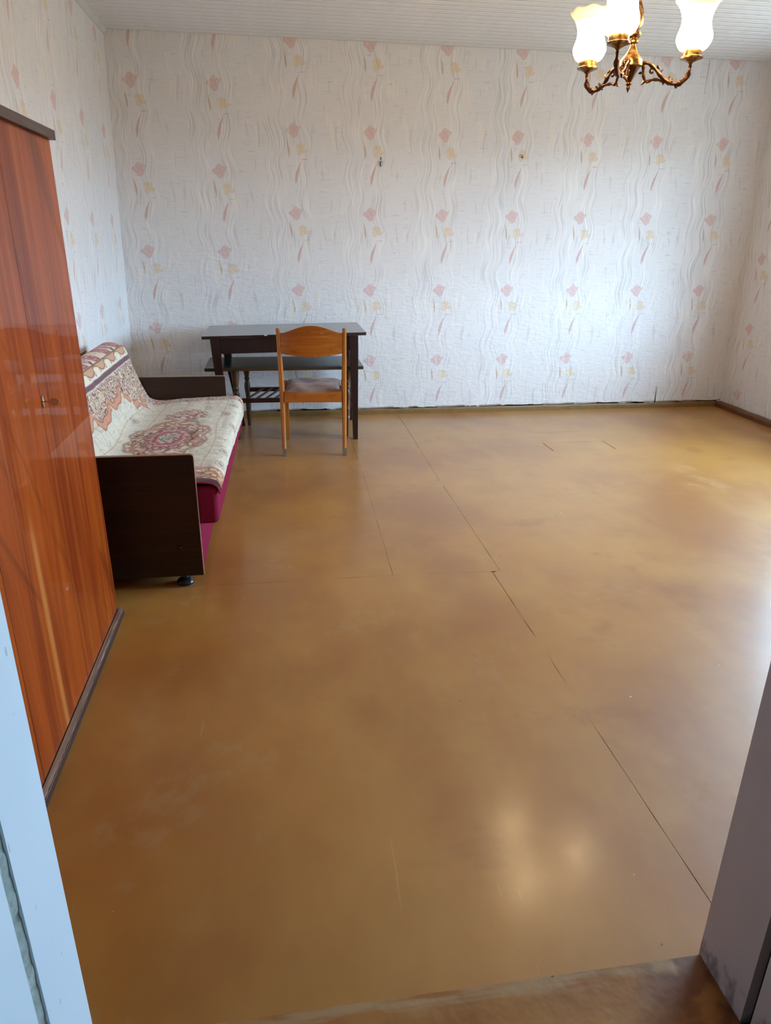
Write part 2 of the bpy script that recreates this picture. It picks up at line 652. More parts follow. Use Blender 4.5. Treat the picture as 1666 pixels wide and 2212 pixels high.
wall_right = struct(wall_grid('wall_right', lambda u, v: (XR(v), u, v), yr, zr, lambda u, v, um: (5.40 - u, v - 0.683), WP, drop=right_open),
                    'right wall in tulip wallpaper')
for k, (y0, y1, z0, z1) in enumerate(WINDOWS):
    w = struct(bpy.data.objects.new('window_%d' % (k + 1), None))
    COL.objects.link(w)
    bm = bmesh.new()                                   # deep reveals
    for a, b in (((3.80, y0 - 0.03, z0 - 0.03), (4.12, y0, z1 + 0.03)), ((3.80, y1, z0 - 0.03), (4.12, y1 + 0.03, z1 + 0.03)),
                 ((3.80, y0, z1), (4.12, y1, z1 + 0.03)), ((3.74, y0 - 0.04, z0 - 0.035), (4.12, y1 + 0.04, z0))):
        bm_box(bm, a, b)
    from_bm('reveal', bm, FRAMEW, w)
    n = 3
    for s in range(n + 1):
        yy = y0 + (y1 - y0) * s / n
        box('mullion', (3.96, yy - 0.025, z0), (4.01, yy + 0.025, z1), FRAMEW, w)
    for zz in (z0 + 0.025, z1 - 0.025, z1 - 0.42):
        box('rail', (3.965, y0, zz - 0.025), (4.005, y1, zz + 0.025), FRAMEW, w)
    gm = bpy.data.materials.get('window_glass')
    if gm is None:
        gm = bpy.data.materials.new('window_glass')
        gm.use_nodes = True
        t = gm.node_tree
        t.nodes.clear()
        o = t.nodes.new('ShaderNodeOutputMaterial')
        mx = t.nodes.new('ShaderNodeMixShader')
        mx.inputs[0].default_value = 0.06
        tr = t.nodes.new('ShaderNodeBsdfTransparent')
        gl = t.nodes.new('ShaderNodeBsdfGlossy')
        gl.inputs['Roughness'].default_value = 0.0
        t.links.new(tr.outputs[0], mx.inputs[1])
        t.links.new(gl.outputs[0], mx.inputs[2])
        t.links.new(mx.outputs[0], o.inputs[0])
    for s in range(n):
        ya, yb = y0 + (y1 - y0) * s / n + 0.025, y0 + (y1 - y0) * (s + 1) / n - 0.025
        box('pane', (3.983, ya, z0 + 0.05), (3.987, yb, z1 - 0.05), gm, w)

# front wall (the camera looks through its doorway), hall behind
JX0, JX1, JY0, JY1 = -0.381, 0.789, 0.757, 0.893
bm = bmesh.new()
bm_box(bm, (-1.3, 0.30, 0), (JX0 - 0.04, YF, ZC))
bm_box(bm, (JX1 + 0.04, 0.30, 0), (4.0, YF, ZC))
bm_box(bm, (JX0 - 0.04, 0.30, 2.09), (JX1 + 0.04, YF, ZC))
wall_front = struct(from_bm('wall_front', bm, PLASTER), 'thick wall around the doorway the camera looks through')
bm = bmesh.new()
bm_box(bm, (-1.3, -1.5, 0), (4.0, -1.4, ZC))
bm_box(bm, (1.9, -1.4, 0), (2.0, 0.30, ZC))
struct(from_bm('wall_hall', bm, PLASTER))

door = struct(bpy.data.objects.new('door_1', None))
COL.objects.link(door)
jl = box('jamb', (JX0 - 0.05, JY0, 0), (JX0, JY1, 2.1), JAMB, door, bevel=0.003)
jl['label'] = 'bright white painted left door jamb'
jr = box('jamb', (JX1, JY0, 0), (JX1 + 0.05, JY1, 2.1), JAMB_SHADED, door, bevel=0.003)
jr['label'] = 'right door jamb with its shade painted in as grey'
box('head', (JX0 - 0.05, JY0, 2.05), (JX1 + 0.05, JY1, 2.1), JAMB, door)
# hall-side casings, separated from the jambs by a crumbled joint
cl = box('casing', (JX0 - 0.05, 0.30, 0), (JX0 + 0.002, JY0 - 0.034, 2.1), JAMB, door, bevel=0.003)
cr = box('casing', (JX1 + 0.002, 0.30, 0), (JX1 + 0.05, JY0 - 0.020, 2.1), JAMB_SHADED, door, bevel=0.003)
zz = np.linspace(0, 2.1, 120)
vv, ff = [], []
for i, z in enumerate(zz):                             # ragged grout filling the left joint
    vv += [(JX0 - 0.006, JY0 - 0.036, z), (JX0 - 0.009 + 0.004 * math.sin(z * 90) * random.random(), JY0 - 0.014, z), (JX0 - 0.002, JY0 + 0.001 + random.random() * 0.004, z)]
    if i:
        b = 3 * i
        ff += [(b - 3, b - 2, b + 1, b), (b - 2, b - 1, b + 2, b + 1)]
from_py('joint_filler', vv, ff, CRUMBLE, door)
box('joint_filler', (JX1 + 0.02, JY0 - 0.021, 0), (JX1 + 0.04, JY0 + 0.001, 2.1), BLACKGAP, door)
thr = box('threshold', (JX0, 0.50, -0.02), (JX1, JY1 - 0.004, 0.006), THRESH, door, bevel=0.003)
thr['label'] = 'scuffed brown threshold with a pale worn edge'

# floor: dark base, painted sheets with open joints
floor = struct(box('floor', (-1.3, -1.5, -0.06), (4.0, YB + 0.02, -0.005), SUBFLOOR), 'floor under the painted sheets')


name_plain = True


def jit_loop(pts, step=0.06, amp=0.0006):
    out = []
    for a, b in zip(pts, pts[1:] + pts[:1]):
        L = math.dist(a, b)
        if a[0] > 1.0 and b[0] > 1.0 and name_plain:
            out.append(a)
            continue
        n = max(1, int(L / step))
        nx, ny = (b[1] - a[1]) / L, -(b[0] - a[0]) / L
        for k in range(n):
            t = k / n
            w = random.gauss(0, amp) if k else 0
            out.append((a[0] + (b[0] - a[0]) * t + nx * w, a[1] + (b[1] - a[1]) * t + ny * w))
    return out


def floor_sheet(loops, name='floor_panel', dz=0.0):
    bm = bmesh.new()
    for pts in loops:
        lp = jit_loop(pts)
        vs0 = [bm.verts.new((x, y, dz)) for x, y in lp]
        vs1 = [bm.verts.new((x, y, -0.006)) for x, y in lp]
        bm.faces.new(vs0)
        n = len(lp)
        for k in range(n):
            bm.faces.new((vs0[k], vs1[k], vs1[(k + 1) % n], vs0[(k + 1) % n]))
    return from_bm(name, bm, FLOOR, floor)


g = 0.0007
floor_sheet([[(-1.13, 2.672 + g), (0.440, 2.672 + g), (0.470, 3.9), (0.487, YB), (-1.13, YB)]])
floor_sheet([[(0.441, 2.672 + g), (0.913, 2.655 + g), (0.915, 3.9), (0.941, YB), (0.4885, YB), (0.471, 3.9)]])
floor_sheet([[(-1.13, 0.88), (0.883, 0.88), (0.878, 2.640), (0.870, 2.6565 - g), (0.4405, 2.672), (-1.13, 2.672)]])
floor_sheet([[(0.883 + 3 * g, 0.88), (1.830, 0.88), (1.830, YB), (0.942 + 2 * g, YB), (0.915 + 2 * g, 3.9), (0.913 + 2 * g, 2.66), (0.873 + 4 * g, 2.645)],
             [(1.830, 0.88), (2.29, 0.88), (2.29, 4.418), (1.830, 4.420)], [(1.830, 4.622), (2.29, 4.632), (2.29, YB), (1.830, YB)],
             [(2.29, 0.88), (3.86, 0.88), (3.86, YB), (2.29, YB)]])
p = floor_sheet([[(1.836, 4.421), (2.284, 4.419), (2.284, 4.630), (1.836, 4.620)]])
p['label'] = 'small rectangular patch let into the floor near the back wall'
box('hall_floor', (-1.3, -1.5, -0.005), (4.0, 0.49, 0.0), FLOOR, floor)

# ceiling: narrow ribbed planks running along the back wall
ceiling = struct(box('ceiling', (-1.3, -1.5, ZC + 0.012), (4.1, YB + 0.1, ZC + 0.08), PLASTER), 'boarded ceiling')
pw = 0.080
bm = bmesh.new()
prof = [(0.0, 0.012), (0.003, 0.004), (0.010, 0.0), (0.034, 0.0), (0.039, 0.0065), (0.045, 0.0), (0.070, 0.0), (0.077, 0.004), (0.080, 0.012)]
vl = [bm.verts.new((-1.16, y, z)) for y, z in prof]
vr = [bm.verts.new((3.88, y, z)) for y, z in prof]
for k in range(len(prof) - 1):
    bm.faces.new((vl[k], vl[k + 1], vr[k + 1], vr[k]))
plank0 = from_bm('ceiling_plank', bm, CEIL, ceiling, smooth=True)
n_pl = int((YB - YF) / pw) + 1
plank0.location = (0, YB - pw, ZC)
for k in range(1, n_pl):
    c = plank0.copy()
    COL.objects.link(c)
    c.location = (0, YB - pw * (k + 1), ZC)
box('hall_ceiling', (-1.3, -1.5, ZC), (4.0, 0.9, ZC + 0.012), CEIL, ceiling)
# cove along the left wall / ceiling corner
bm = bmesh.new()
x0 = XL(ZC)
for (ya, yb) in ((0.95, 5.615),):
    pr = [(x0 - 0.002, ZC + 0.002), (x0 - 0.002, ZC - 0.030), (x0 + 0.008, ZC - 0.030), (x0 + 0.030, ZC - 0.010), (x0 + 0.030, ZC + 0.002)]
    A = [bm.verts.new((px - 0.0, ya, pz)) for px, pz in pr]
    B = [bm.verts.new((px, yb, pz)) for px, pz in pr]
    for k in range(5):
        bm.faces.new((A[k], A[(k + 1) % 5], B[(k + 1) % 5], B[k]))
    bm.faces.new(A)
    bm.faces.new(list(reversed(B)))
struct(from_bm('trim_1', bm, TRIMW), 'white cove strip between left wall and ceiling')


def skirting(name, a, b, mat, h=0.043, t=0.016, inward=(0, -1)):
    L = math.dist(a, b)
    n = int(L / 0.12)
    bm = bmesh.new()
    prev = None
    for k in range(n + 1):
        s = k / n
        x, y = a[0] + (b[0] - a[0]) * s, a[1] + (b[1] - a[1]) * s
        hh = h + random.gauss(0, 0.0012)
        tt = t + random.gauss(0, 0.0012)
        ring = [bm.verts.new((x + inward[0] * q, y + inward[1] * q, z)) for q, z in ((0, 0.0), (tt, 0.0), (tt, hh * 0.72), (tt * 0.75, hh), (0, hh))]
        if prev:
            for i in range(5):
                bm.faces.new((prev[i], prev[(i + 1) % 5], ring[(i + 1) % 5], ring[i]))
        else:
            bm.faces.new(ring)
        prev = ring
    bm.faces.new(list(reversed(prev)))
    return from_bm(name, bm, mat)


struct(skirting('baseboard_back', (-1.10, YB - 0.001), (3.80, YB - 0.001), OCHRE), 'ochre painted skirting of the back wall')
br = struct(skirting('baseboard_right', (3.826, 5.06), (3.829, 5.612), BROWN_SK, 0.046, 0.05, (-1, 0)), 'brown painted skirting of the right wall')
b2 = skirting('skirting_board', (3.826, 0.95), (3.826, 5.055), BROWN_SK, 0.046, 0.056, (-1, 0))
b2.parent = br
struct(skirting('baseboard_left', (-1.126, 4.40), (-1.126, 5.61), OCHRE, 0.043, 0.016, (1, 0)), 'ochre skirting of the left wall')

# ------------------------------------------------------------------ wardrobe
BROWN_EDGE = m_wood('dark_brown_edge', lin(62, 40, 30), lin(84, 56, 42), lin(104, 74, 58), axis=1, rough=0.45)
PLINTH = m_wood('worn_plinth', lin(50, 30, 24), lin(68, 42, 34), lin(84, 56, 46), axis=1, rough=0.5)
PLEDGE = m_wood('worn_plinth_ledge', lin(134, 106, 92), lin(196, 166, 144), lin(236, 214, 192), axis=1, rough=0.6, fine=90)
SEAM = m_plain('dark_reveal', lin(40, 20, 14), 0.7, 0.2, 30)
CHROME = m_plain('nickel', lin(206, 200, 192), 0.18, 0.05, 40, metal=1.0)
WX = -0.650
WY0, WY1 = 1.09, 2.462
wd = thing('wardrobe', 'tall glossy orange-brown three-door wardrobe standing against the left wall', 'wardrobe', (-0.86, 1.78, 0))


def P(o, parent):
    """keep world placement of a mesh modelled in world space under a parent thing"""
    o.parent = parent
    o.matrix_parent_inverse = Matrix.Translation(-Vector(parent.location)) if parent.rotation_euler.z == 0 else parent.matrix_basis.inverted()
    return o


bm = bmesh.new()
bm_box(bm, (-1.072, WY0, 0.03), (WX - 0.021, WY1 - 0.001, 1.606))
P(from_bm('carcass', bm, SEAM), wd)
P(box('side_panel', (-1.074, WY1 - 0.016, 0.03), (WX - 0.0195, WY1, 1.612), LACQ), wd)
P(box('side_panel', (-1.074, WY0, 0.03), (WX - 0.0195, WY0 + 0.016, 1.612), LACQ), wd)
cuts = [WY0 + 0.001, 1.548, 2.004, WY1 - 0.001]
for k in range(3):
    d = P(box('door', (WX - 0.019, cuts[k] + 0.0012, 0.034), (WX, cuts[k + 1] - 0.0012, 1.611), LACQ, bevel=0.0015), wd)
P(box('top_board', (-1.076, WY0 - 0.012, 1.612), (WX + 0.016, WY1 + 0.010, 1.638), BROWN_EDGE, bevel=0.002), wd)
pl = P(box('plinth', (-1.07, WY0, 0.0), (WX + 0.018, WY1 + 0.012, 0.027), PLINTH, bevel=0.002), wd)
vv, ff = [], []
ys_ = np.linspace(WY0, WY1 + 0.011, 90)
for i, y in enumerate(ys_):                            # worn, bare ledge on the plinth
    q = 0.004 * random.random()
    vv += [(WX + 0.0005, y, 0.0275), (WX + 0.0165 - q * 0.4, y, 0.0278), (WX + 0.0184, y, 0.0262 - q)]
    if i:
        b = 3 * i
        ff += [(b - 3, b - 2, b + 1, b), (b - 2, b - 1, b + 2, b + 1)]
P(from_py('worn_ledge', vv, ff, PLEDGE), wd)['label'] = 'paint worn off the plinth ledge'
bm = bmesh.new()                                       # lock plate
bm_lathe(bm, [(0.0052, 0), (0.0095, 0.0005), (0.0095, 0.002), (0.004, 0.003), (0.003, 0.0035)], seg=16, c=(0, 0, 0),
         tilt=Matrix.Rotation(PI / 2, 3, 'Y'))
lock = from_bm('lock_plate', bm, CHROME, None, smooth=True)
lock.scale = (1, 1, 1.9)
lock.location = (WX + 0.0002, 2.020, 0.922)
lock.parent = wd
lock.matrix_parent_inverse = Matrix.Translation(-Vector(wd.location))
bm = bmesh.new()                                       # key left in the lock
bm_tube(bm, [(WX - 0.004, 2.020, 0.922), (WX + 0.018, 2.020, 0.922)], 0.0024, 8)
bm_lathe(bm, [(0.0024, 0), (0.0042, 0.001), (0.0042, 0.003), (0.0024, 0.004)], (WX + 0.014, 2.020, 0.922), 10, Matrix.Rotation(PI / 2, 3, 'Y'))
ring = []
for k in range(13):
    a = 2 * PI * k / 12
    ring.append((WX + 0.030 + 0.013 * math.cos(a), 2.020 + 0.002 * math.sin(a), 0.921 + 0.008 * math.sin(a)))
bm_tube(bm, ring, 0.0024, 6)
bm_box(bm, (WX + 0.020, 2.0185, 0.916), (WX + 0.040, 2.0215, 0.926))
P(from_bm('key', bm, CHROME, smooth=True), wd)

# ------------------------------------------------------------------ sofa
PANEL = m_wood('dark_sofa_veneer', lin(38, 20, 14), lin(50, 28, 18), lin(66, 38, 24), axis=0, rough=0.34, fine=70, spec=0.4)
PEDGE = m_plain('worn_panel_edge', lin(150, 112, 88), 0.5, 0.14, 40)
BURG = Mat('burgundy_upholstery')
cx, cy, cz = BURG.coord()
rib = BURG.noise(cx * 6, cy * 300, cz * 6, detail=2)
wv = BURG.noise(cx, cy, cz, scale=220, detail=2)
BURG.set(color=BURG.mix(wv, lin(112, 14, 42), lin(146, 32, 66)), rough=0.9, spec=0.15)
BURG.bump(rib + wv * 0.5, 0.3, 0.002)
BURG = BURG.m
BLACKP = m_plain('black_plastic', lin(26, 26, 30), 0.25, 0.1, 30)
BACKB = m_wood('brown_back_board', lin(98, 72, 48), lin(124, 92, 62), lin(146, 112, 80), axis=1, rough=0.5)
SY0, SY1 = 2.674, 4.352
sofa = thing('sofa', 'low fold-out sofa with dark wooden side panels and burgundy upholstery along the left wall', 'sofa', (-0.70, 3.5, 0))


def side_panel(ya, yb, fx):
    bm = bmesh.new()
    r = 0.008
    prof = [(-1.085, 0.05), (fx, 0.05), (fx, 0.564 - r), (fx - r * 0.3, 0.564 - r * 0.3), (fx - r, 0.564), (-1.085, 0.564)]
    A = [bm.verts.new((x, ya, z)) for x, z in prof]
    B = [bm.verts.new((x, yb, z)) for x, z in prof]
    n = len(prof)
    for k in range(n):
        bm.faces.new((A[k], A[(k + 1) % n], B[(k + 1) % n], B[k]))
    bm.faces.new(A)
    bm.faces.new(list(reversed(B)))
    o = P(from_bm('side_panel', bm, PANEL), sofa)
    bm = bmesh.new()                                   # pale edging along front and top
    e = [(fx, 0.05), (fx, 0.556), (fx - 0.0024, 0.5616), (fx - 0.008, 0.564), (-1.085, 0.564)]
    f = [(fx + 0.0025, 0.05), (fx + 0.0025, 0.557), (fx - 0.001, 0.5635), (fx - 0.008, 0.5665), (-1.085, 0.5665)]
    rows = []
    for y in (ya - 0.0008, yb + 0.0008):
        rows.append([bm.verts.new((x, y, z)) for x, z in e])
        rows.append([bm.verts.new((x, y, z)) for x, z in f])
    for k in range(4):
        bm.faces.new((rows[1][k], rows[1][k + 1], rows[3][k + 1], rows[3][k]))
        bm.faces.new((rows[0][k], rows[0][k + 1], rows[1][k + 1], rows[1][k]))
        bm.faces.new((rows[2][k], rows[2][k + 1], rows[3][k + 1], rows[3][k]))
    st = from_bm('edge_strip', bm, PEDGE)
    st.parent = o
    return o


pn = side_panel(SY0, SY0 + 0.018, -0.350)
pf = side_panel(SY1 - 0.018, SY1, -0.335)
bm = bmesh.new()
bm_lathe(bm, [(0.0, -0.010), (0.007, -0.008), (0.010, -0.003), (0.010, 0.002), (0.0, 0.002)], (-0.434, SY0, 0.178), 14, Matrix.Rotation(-PI / 2, 3, 'X'), closed=False)
kb = from_bm('bolt_cap', bm, BLACKP, smooth=True)
kb.parent = pn


def rounded_block(name, corners, ya, yb, mat, r, seg=4, ny=1, puff=0.0):
    """prism over an x-z outline from ya to yb, edges rounded"""
    bm = bmesh.new()
    A = [bm.verts.new((x, ya, z)) for x, z in corners]
    B = [bm.verts.new((x, yb, z)) for x, z in corners]
    n = len(corners)
    for k in range(n):
        bm.faces.new((A[k], A[(k + 1) % n], B[(k + 1) % n], B[k]))
    bm.faces.new(A)
    bm.faces.new(list(reversed(B)))
    bmesh.ops.bevel(bm, geom=bm.edges[:], offset=r, segments=seg, profile=0.5, affect='EDGES')
    return from_bm(name, bm, mat, None, smooth='full')


sb = P(rounded_block('seat', [(-0.80, 0.262), (-0.272, 0.262), (-0.270, 0.425), (-0.80, 0.412)], SY0 + 0.024, SY1 - 0.022, BURG, 0.022), sofa)
for v in sb.data.vertices:                             # the seat front is not quite parallel to the panels
    if v.co.x > -0.4:
        v.co.x += (v.co.y - SY0) / (SY1 - SY0) * 0.026
P(rounded_block('base', [(-1.03, 0.055), (-0.352, 0.055), (-0.352, 0.262), (-1.03, 0.262)], SY0 + 0.019, SY1 - 0.019, BURG, 0.006), sofa)
P(rounded_block('backrest', [(-0.985, 0.275), (-0.80, 0.40), (-0.912, 0.735), (-1.025, 0.742)], SY0 + 0.026, SY1 - 0.026, BURG, 0.028), sofa)
P(box('back_board', (-1.062, SY0 + 0.02, 0.20), (-1.040, SY1 - 0.30, 0.768), BACKB, bevel=0.004), sofa)
for (fx, fy) in ((-0.430, 2.712), (-0.95, 2.712), (-0.430, 4.30), (-0.95, 4.30)):
    bm = bmesh.new()
    bm_lathe(bm, [(0.020, 0), (0.034, 0.002), (0.036, 0.010), (0.030, 0.020), (0.016, 0.030), (0.014, 0.0555)], (fx, fy, 0), 18)
    P(from_bm('foot', bm, BLACKP, smooth=True), sofa)

# ---- carpet-patterned throw over backrest and seat
prof = spline([(-1.038, 0.715), (-1.034, 0.752), (-0.995, 0.772), (-0.935, 0.768), (-0.893, 0.738), (-0.868, 0.66), (-0.833, 0.555), (-0.798, 0.468),
               (-0.762, 0.436), (-0.70, 0.428), (-0.58, 0.437), (-0.44, 0.443), (-0.34, 0.444), (-0.287, 0.438), (-0.265, 0.414), (-0.2610, 0.36), (-0.2625, 0.30)], 301)
NT = 401
ts = np.linspace(0, 1, NT)
sl = np.r_[0, np.cumsum(np.linalg.norm(np.diff(prof, axis=0), axis=1))]
LS = sl[-1]
LY0, LY1 = SY0 + 0.032, SY1 - 0.030
LT = LY1 - LY0
SG, TG = np.meshgrid(sl, ts * LT, indexing='ij')


def vnoise(x, y, seed):
    r = np.random.default_rng(seed)
    tab = r.random((256, 256))
    xi, yi = np.floor(x).astype(int), np.floor(y).astype(int)
    fx, fy = x - xi, y - yi
    fx, fy = fx * fx * (3 - 2 * fx), fy * fy * (3 - 2 * fy)
    g = lambda a, b: tab[a % 256, b % 256]
    return (g(xi, yi) * (1 - fx) + g(xi + 1, yi) * fx) * (1 - fy) + (g(xi, yi + 1) * (1 - fx) + g(xi + 1, yi + 1) * fx) * fy


X = np.repeat(prof[:, 0:1], NT, 1)
Z = np.repeat(prof[:, 1:2], NT, 1)
Yg = LY0 + TG
seat_w = np.clip((SG - 0.62) / 0.1, 0, 1)
front_w = np.clip((SG - (LS - 0.16)) / 0.06, 0, 1)
X = X + seat_w * (TG / LT) * 0.026
# the front edge hangs lower towards the far end
cut = np.interp(TG / LT, [0, 0.05, 0.35, 0.7, 1], [0.105, 0.100, 0.090, 0.060, 0.030]) + 0.006 * (vnoise(TG * 22, TG * 0, 3) - 0.5)
Z = Z + front_w * 0
over = np.clip(SG - (LS - 0.10), 0, None) / 0.10
Z = Z + over * cut * 0.95
wr = (vnoise(SG * 9, TG * 7, 5) - 0.5) * 0.010 + (vnoise(SG * 26, TG * 20, 6) - 0.5) * 0.004
Z = Z + np.abs(wr) * seat_w * (1 - front_w)
X = X + np.abs(wr) * np.clip(1 - seat_w, 0, 1) * np.clip((SG - 0.12) / 0.05, 0, 1)
X = X + front_w * (0.001 + np.abs(wr) * 0.35)
# near end sags over the seat end
near = np.clip(1 - TG / 0.03, 0, 1)
Z = Z - near * near * 0.004 * seat_w

C = np.zeros(X.shape + (3,))


def col(r, g_, b_): return np.array(lin(r, g_, b_)[:3])


CREAM, CREAM2 = col(218, 206, 186), col(196, 180, 156)
TAN, BRN, PINK, ROSE, MAR, BLK, WHT, RED = col(180, 134, 84), col(92, 50, 36), col(192, 112, 104), col(152, 56, 58), col(98, 24, 42), col(24, 12, 18), col(228, 222, 210), col(160, 18, 40)


def put(mask, c, a=1.0):
    global C
    m = (np.clip(mask, 0, 1) * a)[..., None]
    C = C * (1 - m) + c * m


def step(x, e=0.003): return np.clip(x / e * 0.5 + 0.5, 0, 1)
def bandm(x, a, b, e=0.003): return step(x - a, e) * step(b - x, e)


# inner field: cream with woven grid
C[:] = CREAM
put(vnoise(SG * 160, TG * 30, 12) * 0.5, CREAM2)
gx = np.abs((TG + 0.012 * np.sin(SG * 9)) % 0.115 - 0.0575)
gy = np.abs((SG + 0.010 * np.sin(TG * 8)) % 0.112 - 0.056)
put(1 - step(gx - 0.0024, 0.002), col(176, 146, 102), 0.8)
put(1 - step(gy - 0.0024, 0.002), col(176, 146, 102), 0.8)
crv = np.abs(np.sin(SG * 62 + 5 * vnoise(SG * 8, TG * 8, 1) + np.sin(TG * 33) * 1.2))
put((1 - step(crv - 0.10, 0.08)) * step(vnoise(SG * 20, TG * 20, 2) - 0.45, 0.1), col(150, 130, 108), 0.75)
crv2 = np.abs(np.sin(TG * 75 + 6 * vnoise(SG * 9, TG * 9, 4)))
put((1 - step(crv2 - 0.10, 0.08)) * step(vnoise(SG * 18, TG * 18, 8) - 0.5, 0.1), col(156, 134, 112), 0.65)


def swirl(s, t, sc, seed):
    w1, w2 = vnoise(s * 16 * sc, t * 16 * sc, seed), vnoise(s * 16 * sc + 40, t * 16 * sc, seed + 1)
    return np.sin(s * 95 * sc + w1 * 9) * np.sin(t * 95 * sc + w2 * 9)


# small rosettes on the cream field
for (s0, t0) in ((1.02, 0.45), (1.03, 0.92), (0.97, 1.15), (0.52, 1.05), (0.42, 0.62), (1.00, 1.36), (1.02, 0.25)):
    d = np.hypot((SG - s0) / 1.0, (TG - t0) / 1.5)
    put(bandm(d, 0.020, 0.0245), BLK, 0.7)
    put(step(0.013 - d) * step(np.sin((SG - s0) * 380) * np.sin((TG - t0) * 300) + 0.3, 0.3), ROSE, 0.9)
# central medallion on the seat with two satellites
def medallion(s0, t0, rs, rt_, full=True):
    a = np.arctan2((SG - s0) / rs, (TG - t0) / rt_)
    d = np.hypot((SG - s0) / rs, (TG - t0) / rt_)
    d = d * (1 + 0.07 * np.cos(8 * a) + 0.03 * np.cos(16 * a))
    e = 0.03
    sw = swirl(SG, TG, 1.15, 21)
    put(step(1.03 - d, e), MAR, 0.75)
    put(step(0.98 - d, e), col(196, 152, 100))
    put(step(0.96 - d, e) * step(sw - 0.30, 0.15), PINK)
    put(step(0.96 - d, e) * step(-sw - 0.35, 0.15), CREAM)
    put(step(0.95 - d, e) * (1 - step(np.abs(sw) - 0.10, 0.08)), col(46, 16, 18), 0.95)
    if full:
        put(bandm(d, 0.60, 0.64, e), BLK, 0.8)
        put(bandm(d, 0.40, 0.58, e) * step(swirl(SG, TG, 1.5, 31) + 0.1, 0.2), ROSE, 0.85)
        put(step(0.42 - d, e), CREAM)
        put(bandm(d, 0.27, 0.40, e), RED, 0.95)
        put(step(0.26 - d, e) * step(swirl(SG, TG, 1.9, 41) + 0.05, 0.2), BLK, 0.85)
    else:
        put(step(0.55 - d, e) * step(sw + 0.1, 0.2), ROSE, 0.8)


medallion(0.735, 0.70, 0.185, 0.33)
medallion(0.765, 1.15, 0.105, 0.12, False)
medallion(0.74, 0.27, 0.11, 0.11, False)


# stepped border; b measures inwards from the cloth's top edge / near edge / far edge
b_top = SG - 0.08
n1 = 0.018 * np.sin(TG * 21) + 0.014 * np.sign(np.sin(TG * 10.5 + 0.6)) + 0.010 * np.sin(TG * 42 + 1)
fb = np.minimum(b_top - n1, np.minimum((TG - 0.02) * 1.9 + 0.02 * np.sin(SG * 26), 0.0 * TG + 9))
corner = np.clip((TG - (LT - 0.42)) / 0.42, 0, 1) * 0.23     # towards the far end the border widens down to the seat
corner = np.round(corner * 16) / 16
fb = fb - np.where(SG < 0.62, corner, 0)
far = (LT - TG)
fb2 = np.where(SG >= 0.60, np.minimum(fb, far * 3.2 + 0.02 * np.sin(SG * 40)), fb)
put(step(0.330 - fb2), ROSE)
put(step(0.324 - fb2), col(208, 152, 116))
put(step(0.324 - fb2) * step(np.sin(TG * 260 + SG * 120) - 0.3, 0.3), col(182, 112, 92), 0.7)
put(step(0.292 - fb2), ROSE)
# lively floral ground
fl = step(0.286 - fb2)
sw = swirl(SG, TG * 0.8, 1.5, 61)
sw2 = swirl(SG + 0.3, TG, 2.1, 71)
put(fl, col(222, 194, 160))
put(fl * step(sw - 0.25, 0.15), ROSE, 0.85)
put(fl * step(-sw - 0.45, 0.15), col(160, 134, 128), 0.85)
put(fl * (1 - step(np.abs(sw2) - 0.11, 0.08)), col(48, 16, 18), 0.95)
put(fl * step(sw2 - 0.6, 0.15), WHT, 0.7)
# the straight bands of the upper back
tb = b_top
put(step(0.182 - tb) * (SG < 0.6), WHT)
put(bandm(tb, 0.150, 0.178), MAR, 0.9)
sc_ = 0.120 + 0.018 * np.abs(np.sin(TG * 26)) ** 0.7 * np.sign(np.sin(TG * 26))
put(step(0.145 - tb) * (SG < 0.6), col(232, 214, 188))
put(step(sc_ - tb) * (SG < 0.6), ROSE)
put(step(sc_ - 0.006 - tb) * (SG < 0.6), col(206, 158, 122))
cc = np.abs((TG + 0.06) % 0.1208 - 0.0604)
put(bandm(np.hypot(cc, tb - 0.128), 0.007, 0.0125) * (tb > 0.112), BLK, 0.85)
put(step(0.094 - tb) * (SG < 0.6), BLK)
put(step(0.088 - tb) * (SG < 0.6), col(232, 206, 176))
# alternating rose tongues and dark-rimmed medallions on the rounded top
ph = (TG + 0.03) % 0.242 - 0.121
wtg = np.clip((0.086 - tb) / 0.15, 0, 1)
tongue = 0.050 + 0.016 * np.sin(wtg * 3.0)
d1 = np.abs(ph) - tongue
put(step(-d1) * step(0.086 - tb), ROSE)
put(step(-d1 - 0.006) * step(0.080 - tb), col(178, 88, 84))
sw3 = swirl(SG, TG, 1.7, 81)
put(step(-d1 - 0.008) * step(0.078 - tb) * step(sw3 - 0.3, 0.15), col(226, 176, 156), 0.9)
ph2 = (TG + 0.151) % 0.242 - 0.121
dm = np.hypot(ph2 / 0.034, (tb - 0.020) / 0.066) * (1 + 0.09 * np.cos(9 * np.arctan2(tb - 0.02, ph2)))
alt = ((TG + 0.151) // 0.242).astype(int) % 2
put(step(1.05 - dm, 0.06) * (alt == 0), col(64, 24, 34), 0.95)
put(step(0.78 - dm, 0.06) * (alt == 0), col(206, 176, 172))
put(step(0.66 - dm, 0.06) * (alt == 0) * step(sw3, 0.2), ROSE, 0.7)
put(step(1.0 - dm, 0.06) * (alt == 1), col(228, 208, 178))
put(bandm(dm, 0.3, 0.42, 0.06) * (alt == 1), BRN, 0.7)
put(step(-0.02 - tb) * (SG < 0.6) * step(sw3 + 0.5, 0.2), col(182, 96, 78), 0.8)
put(step(-0.060 - tb), col(168, 112, 78), 0.9)
